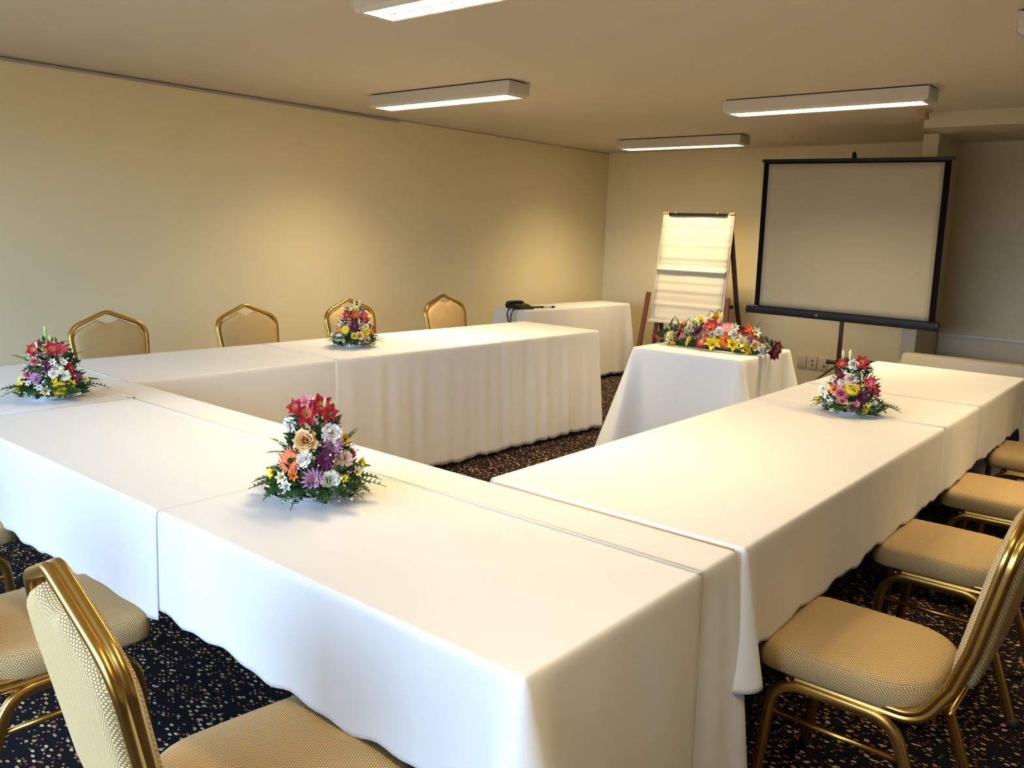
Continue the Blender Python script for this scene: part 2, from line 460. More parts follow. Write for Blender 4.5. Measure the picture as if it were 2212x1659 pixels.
def lp(x,y): 
    c,s=math.cos(LA),math.sin(LA); return (LO.x+c*x-s*y,LO.y+s*x+c*y)
p=lp(.375,1.03); table('white-clothed folding table, near half of the left arm by the long wall',p[0],p[1],PI/2+LA,1.68,.73,G)
p=lp(.375,2.76); table('white-clothed folding table, far half of the left arm by the long wall',p[0],p[1],PI/2+LA,1.74,.73,G)
HS=.478; HL=.03
CG='white tablecloths on the U'
# front run. an under cloth shows as the strip along the inner edge, over cloths on top
cloth('tablecloth','white under cloth showing as a strip along the inner edge of the front table run','tablecloth',(-3.590,.003,.585,.78),'EN',(.04,HL),z=T,group=CG,seed=3,amp=.016,flare=.03,wl=.12)
cloth('tablecloth','white tablecloth over the front right corner nearest the camera, reaching the floor at its end','tablecloth',(-1.22,.006,-.002,.605),'SE',(HS+.01,.04),z=T+.0015,nohem='W',group=CG,seed=11,amp=.010,flare=.19,wl=.3)
cloth('tablecloth','white tablecloth under the near flower arrangement, its creased hem hanging over the front chairs','tablecloth',(-2.545,-1.16,-.004,.60),'S',(HS-.02,),z=T+.0022,nohem='E',group=CG,seed=21,amp=.008,wl=.22)
cloth('tablecloth','white tablecloth at the far left end of the front run, under the left flower arrangement','tablecloth',(-3.60,-2.50,-.002,.61),'WS',(HS,HS),z=T+.0030,group=CG,seed=31,amp=.008,wl=.2)
# right arm
cloth('tablecloth','white tablecloth on the near part of the right arm with a drooping rounded corner','tablecloth',(-.775,.012,.80,2.62),'SE',(.70,HS),z=T+.0015,extra_sides=(('W',(HL,)),),group=CG,seed=41,amp=.008,wl=.22,flare=.11)
cloth('tablecloth','white tablecloth on the middle of the right arm beyond the right flower arrangement','tablecloth',(-.775,.012,2.60,3.24),'E',(HS+.005,),z=T+.0022,extra_sides=(('W',(HL,)),),group=CG,seed=43,amp=.012,wl=.14)
cloth('tablecloth','white tablecloth on the far end of the right arm before the heater','tablecloth',(-.780,.012,3.20,4.352),'ENW',(HS+.01,HL,HL),z=T+.0030,group=CG,seed=47,amp=.012,wl=.15)
# left arm (local frame turned by LA)
def lcloth(label,rect,chain,hems,zz,seed,**k): 
    return cloth('tablecloth',label,'tablecloth',rect,chain,hems,z=zz,loc=LO,rz=LA,group=CG,seed=seed,**k)
lcloth('white tablecloth on the near part of the left arm, its smooth side in grey shade',(0,.745,.17,1.30),'E',(HL,),T+.0015,51,extra_sides=(('W',(HS,)),),amp=.004,wl=.3)
lcloth('white tablecloth on the middle of the left arm under the small far flower arrangement',(0,.745,1.28,2.64),'E',(HL,),T+.0022,53,extra_sides=(('W',(HS,)),),amp=.012,wl=.13)
lcloth('white tablecloth on the far end of the left arm hanging in pleats to the floor',(0,.745,2.60,3.665),'ENW',(HL,HL,HS),T+.0030,57,amp=.014,wl=.11,flare=.03)
# podium table
PX0,PX1,PY0,PY1=-2.09,-1.345,3.675,4.42
table('small square table with long white cloth before the flipchart',(PX0+PX1)/2,(PY0+PY1)/2,0,PX1-PX0-.01,PY1-PY0-.01)
cloth('tablecloth','white floor-length tablecloth flaring out on the small square table before the flipchart','tablecloth',(PX0,PX1,PY0,PY1),'SENW',(.03,.03,.03,.03),z=T,seed=61,amp=.02,flare=.16,wl=.35)
# side table in the far left corner
BA=R(-2.4); BO=(-4.435,5.0,0)
c_,s_=math.cos(BA),math.sin(BA)
table('narrow clothed side table in the far left corner by the long wall',BO[0]+c_*.195-s_*.83,BO[1]+s_*.195+c_*.83,PI/2+BA,1.64,.38)
cloth('tablecloth','cream-shaded white tablecloth on the narrow side table in the far corner','tablecloth',(0,.39,0,1.665),'SENW',(.06,.03,.03,.06),z=T,loc=BO,rz=BA,seed=67,amp=.008,flare=.07,wl=.3)

# ------------------------------------------------------------------ chairs
def ribbed(w,d,n=5):
    """tube profile with two ribs on each broad face; w across (b), d deep (n)"""
    pr=[]
    hw,hd=w/2,d/2
    def lobe(x0,x1,y,sg):
        return [(x0,y*.80),(x0+(x1-x0)*.25,y*.97),(x0+(x1-x0)*.5,y),(x0+(x1-x0)*.75,y*.97),(x1,y*.80)]
    g=hd*.08
    up=[(-hd,0),(-hd*.95,hw*.55)]+[(-hd*.8,hw*.88),(-hd*.55,hw),(-hd*.22,hw*.95),(-hd*.08,hw*.72),(hd*.08,hw*.72),(hd*.22,hw*.95),(hd*.55,hw),(hd*.8,hw*.88)]+[(hd*.95,hw*.55),(hd,0)]
    dn=[(x,-y) for x,y in up[::-1]][1:-1]
    return up+dn
def hoop_pts():
    # right half of the back frame in side view: (y,z) with lean, x half width
    H=[]
    return H
def build_chair():
    t=thing('banquet_chair','gold framed banquet chair','chair',(0,0,0),0,'gold banquet chairs')
    # --- back frame: one continuous bent tube
    def lean(z): return -.247-(z-.47)*.205
    pts=[( .178,.10,.398),( .178,-.185,.398),( .181,lean(.45)-.0,.50),(.190,lean(.60),.60),(.212,lean(.862),.862),(0,lean(.948),.948)]
    R_=[Vector(p) for p in pts]
    L_=[Vector((-p[0],p[1],p[2])) for p in pts[:-1]][::-1]
    full=R_+L_
    rad=[0,.085,.05,0,.095,.06,.095,0,.05,.085,0]
    path=smooth_path(full,rad,8)
    bm=bmesh.new(); sweep(bm,path,ribbed(.021,.034),(0,0,1)); 
    fr=new_obj('back_frame',bm,M_gold,t,angle=50)
    # --- backrest pad: loops in the hoop plane
    def pad_outline(k):
        # k: inset distance
        z0=.50+k; c=[]
        def hwid(z): return (.181+( .212-.181)*(z-.47)/(.862-.47))-.012-k
        zs=.842-k*.6
        out=[]
        out+= [(-hwid(z0)+.02,z0),(hwid(z0)-.02,z0),(hwid(z0+.02),z0+.02)]
        for j in range(1,7): z=z0+.02+(zs-.035-z0-.02)*j/6; out.append((hwid(z),z))
        out+= [(hwid(zs)-.012,zs-.008),(hwid(zs)-.035,zs+.012)]
        # up the slanted shoulder until the handle gap
        for j in range(1,5):
            q=j/4; out.append(((hwid(zs)-.035)*(1-q)+.060*q,(zs+.012)*(1-q)+(.904-k*.9)*q))
        gx=.06
        for j in range(1,6):
            q=j/6; x=gx*(1-2*q); out.append((x,  .904-k*.9-.020*math.sin(PI*q)))
        left=[(-x,z) for x,z in out[2:2+1+6+2+4]][::-1]
        return out+left
    bm=bmesh.new()
    loops=[(.035,-.030),(.012,-.026),(.002,-.017),(0,-.004),(0,.004),(.002,.017),(.012,.026),(.035,.032)]
    rings=[]
    nrm=Vector((0,.98,.2)).normalized()
    for k,dn in loops:
        rings.append([bm.verts.new(Vector((x,lean(z),z))+nrm*dn) for x,z in pad_outline(k)])
    for a,b in zip(rings,rings[1:]):
        m=len(a)
        for j in range(m): bm.faces.new((a[j],a[(j+1)%m],b[(j+1)%m],b[j]))
    for rg,sg,dn in ((rings[0],-1,-.032),(rings[-1],1,.034)):
        cv=bm.verts.new(Vector((0,lean(.69),.69))+nrm*dn)
        m=len(rg)
        for j in range(m): bm.faces.new((rg[j],rg[(j+1)%m],cv))
    o=new_obj('backrest',bm,M_weave,t,angle=60); box_uv(o)
    # --- seat cushion
    def seat_outline(k):
        w=.198-k; f=.205-k; b=-.205+k; out=[]
        def arc(cx,cy,r,a0,a1,n):
            return [(cx+r*math.cos(R(a0+(a1-a0)*j/n)),cy+r*math.sin(R(a0+(a1-a0)*j/n))) for j in range(n+1)]
        rf=max(.01,.05-k*.5); rb=max(.02,.135-k*.7)
        out+=arc(w-rf,f-rf,rf,0,90,5)
        out+=[(.06,f+.006),(0,f+.008),(-.06,f+.006)]
        out+=arc(-w+rf,f-rf,rf,90,180,5)
        out+=[(-w-.002,.05)]
        out+=arc(-w+rb,b+rb,rb,180,270,8)
        out+=arc(w-rb,b+rb,rb,270,360,8)
        out+=[(w+.002,.05)]
        return out
    bm=bmesh.new(); rings=[]
    for k,z in ((.03,.402),(.004,.404),(0,.412),(-.002,.435),(0,.455),(.006,.466),(.02,.473),(.06,.478)):
        rings.append([bm.verts.new((x,y,z)) for x,y in seat_outline(k)])
    for a,b in zip(rings,rings[1:]):
        m=len(a)
        for j in range(m): bm.faces.new((a[j],a[(j+1)%m],b[(j+1)%m],b[j]))
    bm.faces.new(rings[0][::-1]); cv=bm.verts.new((0,0,.484)); m=len(rings[-1])
    for j in range(m): bm.faces.new((rings[-1][j],rings[-1][(j+1)%m],cv))
    o=new_obj('seat',bm,M_weave,t,angle=70); box_uv(o)
    # --- legs: each side an arched tube, split into a front and a rear leg
    for s in (-1,1):
        x=s*.187
        P=[(x+s*.008,.185,0),(x,.150,.378),(x,-.135,.378),(x+s*.008,-.268,0)]
        path=smooth_path(P,[0,.085,.085,0],9)
        mid=len(path)//2
        pm=(path[mid-1]+path[mid])/2 if len(path)%2==0 else path[mid]
        h1=path[:mid]+[pm]; h2=[pm]+path[mid+(0 if len(path)%2==0 else 1):]
        for hp in (h1,h2):
            bm=bmesh.new(); sweep(bm,hp,ribbed(.027,.022),(s*1.0,0,0)); lg=new_obj('leg',bm,M_gold,t,angle=50)
            foot=min(hp,key=lambda v:v.z)
            bm=bmesh.new(); lathe(bm,[(0,0),(.014,0),(.0165,.004),(.0165,.022),(0,.022)],12,c=(foot.x,foot.y,0)); new_obj('foot_cap',bm,M_black,lg)
        bm=bmesh.new(); tube(bm,[(x,.158,.29),(x,-.158,.29)],.0075,8); new_obj('stretcher',bm,M_gold,t)
    bm=bmesh.new(); tube(bm,[(.182,-.245,.44),(-.182,-.245,.44)],.006,8); new_obj('cross_bar',bm,M_gold,t)
    for y in (.12,-.12):
        bm=bmesh.new(); tube(bm,[(.185,y,.385),(-.185,y,.385)],.008,8); new_obj('seat_support',bm,M_gold,t)
    return t
chair=build_chair()
index_tree()
spots=[
 (.197,1.145,90,'gold banquet chair on the right side nearest the camera, whole seat in view'),
 (.190,2.065,90,'gold banquet chair on the right side, second from the camera'),
 (.190,2.93,91,'gold banquet chair on the right side, third from the camera'),
 (.190,3.79,90,'gold banquet chair on the right side, farthest from the camera near the heater'),
 (-3.605,1.165,-92,'gold banquet chair against the long wall, leftmost of the four backs, beside the left flowers'),
 (-3.585,2.03,-91,'gold banquet chair against the long wall, second from the left with no flowers before it'),
 (-3.590,2.855,-91,'gold banquet chair against the long wall directly behind the small far flower arrangement'),
 (-3.560,3.77,-92,'gold banquet chair against the long wall nearest the side table with the phone'),
 (-.455,-.160,-7,'gold banquet chair at the front run, its back seen edge-on at the bottom left'),
 (-1.405,-.195,-2,'gold banquet chair at the front run, only its seat in view at lower left'),
 (-2.34,-.17,0,'gold banquet chair at the front run cut by the left edge of the view'),
]
for i,(x,y,a,lab) in enumerate(spots):
    o=chair if i==0 else copy_tree(chair)
    o.location=(x,y,0); o.rotation_euler=(0,0,R(a)); o['label']=lab

# ------------------------------------------------------------------ flowers
def petal_mat(name,outer,inner,r0=.06,r1=.3):
    m=mat(name,outer,.55,spec=.25); nt=m.node_tree; b=nt.nodes['Principled BSDF']
    tc=N(nt,'ShaderNodeTexCoord'); ln=N(nt,'ShaderNodeVectorMath',operation='LENGTH'); nt.links.new(tc.outputs['Object'],ln.inputs[0])
    mr=N(nt,'ShaderNodeMapRange'); mr.inputs[1].default_value=r0; mr.inputs[2].default_value=r1
    nt.links.new(ln.outputs['Value'],mr.inputs[0])
    nt.links.new(mix_col(nt,mr.outputs[0],inner,outer),b.inputs['Base Color'])
    b.inputs['Subsurface Weight'].default_value=0
    return m
PC={'red':((.36,.008,.022),(.85,.35,.18)),'pinkred':((.55,.04,.09),(.9,.45,.4)),'darkred':((.17,.005,.02),(.3,.03,.04)),'orangered':((.62,.06,.02),(.85,.4,.1)),
 'pink':((.72,.25,.28),(.8,.35,.32)),'mauve':((.50,.20,.26),(.32,.04,.10)),'blush':((.85,.68,.62),(.80,.55,.48)),'white':((.86,.85,.80),(.72,.74,.58)),'cream':((.80,.76,.50),(.70,.66,.28)),
 'peach':((.86,.60,.30),(.80,.42,.16)),'coral':((.85,.20,.08),(.8,.3,.12)),'orange':((.80,.20,.03),(.8,.35,.05)),'yellow':((.85,.66,.03),(.80,.50,.02)),'lilac':((.56,.28,.50),(.70,.50,.62)),
 'purple':((.17,.02,.11),(.30,.08,.20)),'magenta':((.34,.03,.15),(.45,.12,.25)),'green':((.45,.58,.25),(.3,.45,.12))}
PM={k:petal_mat(k+' petals',a,b) for k,(a,b) in PC.items()}
M_stamen=mat('yellow stamens',(.75,.55,.15),.7); M_eye=mat('dark flower eye',(.03,.02,.01),.9); M_eyeg=mat('green flower eye',(.25,.33,.06),.9)
def leaf_mat(name,c,c2):
    m=mat(name,c,.5,spec=.35); nt=m.node_tree; b=nt.nodes['Principled BSDF']
    tc=N(nt,'ShaderNodeTexCoord'); n=N(nt,'ShaderNodeTexNoise'); n.inputs['Scale'].default_value=40
    nt.links.new(tc.outputs['Object'],n.inputs['Vector']); nt.links.new(mix_col(nt,n.outputs['Fac'],c,c2),b.inputs['Base Color'])
    return m
M_fern=leaf_mat('fern leaf green',(.020,.075,.018),(.055,.14,.03)); M_leaf=leaf_mat('dark leaf green',(.012,.04,.012),(.03,.075,.02)); M_sprig=leaf_mat('sprig green',(.10,.18,.06),(.17,.26,.09))
M_breath=mat('babys breath white',(.85,.85,.80),.7)
def petal(bm,L,Wd,tilt,curl,az,z0=0,r0=.02,cup=.0,pointy=1.0,ruf=0,mi=0,rnd=None,nl=5):
    """tilt: start angle above horizontal (deg), curl: how much the angle drops toward the tip"""
    rows=[]; x=r0; z=z0; ca,sa=math.cos(az),math.sin(az)
    for i in range(nl+1):
        t=i/nl
        w=Wd*.5*(math.sin(PI*min(1,(t*.86+.14)**(.9 if pointy<1 else .8)))**(.7 if pointy<1 else 1.0)) if i<nl else Wd*.5*(.55 if pointy<1 else .04)
        w=max(w,.002)
        rr=[]
        for j in (-1,0,1):
            jz=(rnd.uniform(-1,1)*ruf*t if (ruf and rnd) else 0)
            lx=x; ly=j*w; lz=z+cup*abs(j)*w*2*(.4+.6*math.sin(PI*t))+jz
            rr.append(bm.verts.new((ca*lx-sa*ly,sa*lx+ca*ly,lz)))
        rows.append(rr)
        a=R(tilt-curl*t); x+=L/nl*math.cos(a); z+=L/nl*math.sin(a)
    for a,b in zip(rows,rows[1:]):
        for j in range(2): bm.faces.new((a[j],a[j+1],b[j+1],b[j])).material_index=mi
def disc(bm,r,h,z,mi,n=12):
    before=set(bm.faces); lathe(bm,[(0,z),(r,z),(r*.95,z+h*.6),(r*.6,z+h),(0,z+h*.9)],n)
    for f in set(bm.faces)-before: f.material_index=mi
def flower_mesh(kind,color,var):
    rnd=random.Random(hash((kind,color)) % 1 + var*7+len(color)*13+len(kind))
    bm=bmesh.new(); pm=PM[color]; mats=[pm]
    if kind=='lily':
        mats=[pm,M_stamen]
        for k in range(6): petal(bm,.56,.36 if k%2 else .29,60+rnd.uniform(-8,8),75+rnd.uniform(-12,15),k*PI/3+rnd.uniform(-.1,.1),0 if k%2 else .012,.02,.25,1.0)
        for k in range(5):
            a=k*2*PI/5; e=Vector((math.cos(a)*.13,math.sin(a)*.13,.34)); tube(bm,[(0,0,0),(e.x*.5,e.y*.5,.2),tuple(e)],.008,4,mi=1)
        tube(bm,[(0,0,0),(0,0,-.35)],.03,6)
    elif kind=='carn':
        for w in range(6):
            n=(10,10,9,8,6,4)[w]; tl=(-5,18,38,55,70,82)[w]; L=(.46,.46,.44,.40,.36,.30)[w]
            for k in range(n): petal(bm,L*rnd.uniform(.9,1.08),.30,tl+rnd.uniform(-8,8),22+rnd.uniform(-12,12),2*PI*k/n+w*.4+rnd.uniform(-.15,.15),-.02*w,.02,.12,.5,.055,0,rnd)
    elif kind=='rose':
        for w in range(5):
            n=(5,5,5,4,3)[w]; tl=(32,55,70,80,86)[w]; L=(.50,.48,.46,.42,.36)[w]; r0=(.05,.06,.06,.05,.03)[w]
            for k in range(n): petal(bm,L*rnd.uniform(.95,1.05),.62-.07*w,tl+rnd.uniform(-4,4),(38,14,2,-10,-18)[w],2*PI*k/n+w*.63,0,r0,.35,.5,.012,0,rnd)
        tube(bm,[(0,0,0),(0,0,-.25)],.03,6)
    elif kind=='gerb':
        mats=[pm,M_eye if color in('coral','orange') else M_stamen]
        for k in range(24): petal(bm,.43,.095,8+rnd.uniform(-6,6),14,2*PI*k/24,0,.07,.15,1.0,nl=4)
        for k in range(20): petal(bm,.32,.08,20+rnd.uniform(-6,6),14,2*PI*k/20+.1,.015,.06,.15,1.0,nl=4)
        for k in range(16): petal(bm,.10,.045,50,10,2*PI*k/16,.02,.07,.1,1.0,nl=3)
        disc(bm,.10,.10,.01,1,14)
    elif kind=='mum':
        mats=[pm,M_eyeg]
        for w,(n,tl,L) in enumerate(((15,2,.46),(14,20,.42),(12,38,.36),(10,56,.28))):
            for k in range(n): petal(bm,L*rnd.uniform(.9,1.05),.115,tl+rnd.uniform(-6,6),-6 if w<2 else -16,2*PI*k/n+w*.3,.01*w,.03,.4,1.0,nl=4)
        disc(bm,.07,.06,.02,1,10)
    elif kind=='free':
        for k in range(6): petal(bm,.50,.26,66+rnd.uniform(-6,6),58,k*PI/3,0,.02,.3,1.0)
        for k in (0,1):
            a=rnd.uniform(0,6.28); e=Vector((math.cos(a)*.4,math.sin(a)*.4,.12))
            for q in range(6): petal(bm,.30,.11,75,8,q*PI/3,0,.01,.3,1.0,nl=3)
    elif kind=='bud':
        mats=[pm,M_sprig]
        lathe(bm,[(0,-.5),(.07,-.42),(.12,-.2),(.14,.02),(.12,.24),(.07,.42),(0,.52)],8)
        for k in range(3): petal(bm,.42,.13,84,6,k*2*PI/3,-.52,.03,.3,1.0,mi=1)
        tube(bm,[(0,0,-.5),(0,.02,-1.3)],.03,5,mi=1)
    bmesh.ops.recalc_face_normals(bm,faces=bm.faces[:])
    me=bpy.data.meshes.new(kind+'_'+color); bm.to_mesh(me); bm.free()
    for q in mats: me.materials.append(q)
    for p in me.polygons: p.use_smooth=True
    return me
FM={}
NAMES={'lily':'lily_bloom','carn':'carnation_bloom','rose':'rose_bloom','gerb':'gerbera_bloom','mum':'chrysanthemum_bloom','free':'freesia_bloom','bud':'flower_bud'}
WORD={'lily':'lily','carn':'carnation','rose':'rose','gerb':'gerbera','mum':'chrysanthemum','free':'freesia','bud':'closed bud'}
CW={'pinkred':'pinkish red','darkred':'dark red','orangered':'orange red','green':'pale green','blush':'blush white'}
def put_flower(parent,kind,color,pos,dirn,size,var,spin):
    key=(kind,color,var)
    if key not in FM: FM[key]=flower_mesh(*key)
    o=bpy.data.objects.new(NAMES[kind],FM[key]); COL.objects.link(o); o.parent=parent
    q=Vector(dirn).to_track_quat('Z','Y')
    o.rotation_mode='QUATERNION'; o.rotation_quaternion=q@Vector((0,0,1)).rotation_difference(Vector((0,0,1)))@__import__('mathutils').Quaternion((0,0,1),spin)
    o.location=pos; o.scale=(size,)*3
    o['label']=CW.get(color,color)+' '+WORD[kind]
    return o
def fern_mesh(seed,droop=.25,mt=None):
    """triangular fern frond along +Y, unit length"""
    rnd=random.Random(seed); bm=bmesh.new()
    def zz(t): return .10*math.sin(PI*t*.8)-droop*t*t
    mid=[Vector((.02*math.sin(3*t/10),t/10,zz(t/10))) for t in range(11)]
    tube(bm,[tuple(p) for p in mid],.008,4)
    n=11
    for k in range(n):
        t=.16+.80*k/n; L=.42*(1-t)**.8+.03; c=Vector((0,t,zz(t)))
        for s in (-1,1):
            ang=R(38+20*(1-t)); d=Vector((s*math.sin(ang+.5),math.cos(ang+.3),-.12)).normalized()
            w=Vector((-d.y,d.x,0)).normalized()*.075*(1.15-t*.6)
            pts_l=[];m=6
            prev=None
            for j in range(m+1):
                q=j/m; p=c+d*L*q+Vector((0,0,.02*math.sin(PI*q)+rnd.uniform(-.004,.004)))
                ww=w*(1-q)**.7*(1.0 if j%2 else .55) if j<m else w*.02
                row=[bm.verts.new(p-ww),bm.verts.new(p+Vector((0,0,.006))),bm.verts.new(p+ww)]
                if prev: 
                    bm.faces.new((prev[0],prev[1],row[1],row[0])); bm.faces.new((prev[1],prev[2],row[2],row[1]))
                prev=row
    me=bpy.data.meshes.new('fern'); bm.to_mesh(me); bm.free(); me.materials.append(mt or M_fern)
    return me
FERN=[fern_mesh(i,.42+.08*i) for i in range(3)]
FROND=[fern_mesh(30+i,.10) for i in range(2)]
SPRIG=[fern_mesh(10+i,.05,M_sprig) for i in range(2)]
def put_leaf(parent,me,name,pos,az,el,size,roll=0,wide=1.0):
    o=bpy.data.objects.new(name,me); COL.objects.link(o); o.parent=parent
    d=Vector((math.cos(az)*math.cos(el),math.sin(az)*math.cos(el),math.sin(el)))
    y=d; xx=Vector((math.sin(az),-math.cos(az),0)); zz=xx.cross(y)
    Mx=Matrix((xx,y,zz)).transposed().to_4x4()
    o.matrix_local=Matrix.Translation(pos)@Mx@Matrix.Rotation(roll,4,'Y')@Matrix.Diagonal((size*wide,size,size,1))
    return o
def foliage_fill(parent,fn,n,seed,sz=.035):
    rnd=random.Random(seed); bm=bmesh.new()
    for _ in range(n):
        p,d=fn(rnd); d=(d+Vector((rnd.uniform(-.7,.7),rnd.uniform(-.7,.7),rnd.uniform(-.3,.6)))).normalized()
        L=sz*rnd.uniform(.6,1.3); w=d.cross(Vector((rnd.uniform(-1,1),rnd.uniform(-1,1),rnd.uniform(-1,1)))).normalized()*L*.16
        u=d.cross(w).normalized()*L*.06
        a=bm.verts.new(p); b=bm.verts.new(p+d*L*.45+w+u); c=bm.verts.new(p+d*L); e=bm.verts.new(p+d*L*.45-w+u); f=bm.verts.new(p+d*L*.5)
        bm.faces.new((a,b,f)); bm.faces.new((b,c,f)); bm.faces.new((a,f,e)); bm.faces.new((f,c,e))
    o=new_obj('foliage',bm,M_leaf,parent,smooth=False); o['kind']='stuff'
    return o
def breath(parent,fn,n,seed):
    rnd=random.Random(seed); bm=bmesh.new()
    for _ in range(n):
        p,d=fn(rnd); p=p+d*rnd.uniform(.012,.03)
        for _k in range(rnd.randint(2,4)):
            q=p+Vector((rnd.uniform(-1,1),rnd.uniform(-1,1),rnd.uniform(-1,1)))*.012
            q.z=max(q.z,.008)
            mtx=Matrix.Translation(q)@Matrix.Rotation(rnd.uniform(0,3),4,'X'); bmesh.ops.create_icosphere(bm,subdivisions=1,radius=rnd.uniform(.0022,.0042),matrix=mtx)
            tube(bm,[tuple(q),tuple(p-d*.035)],.0005,3)
    o=new_obj('babys_breath',bm,M_breath,parent); o['kind']='stuff'
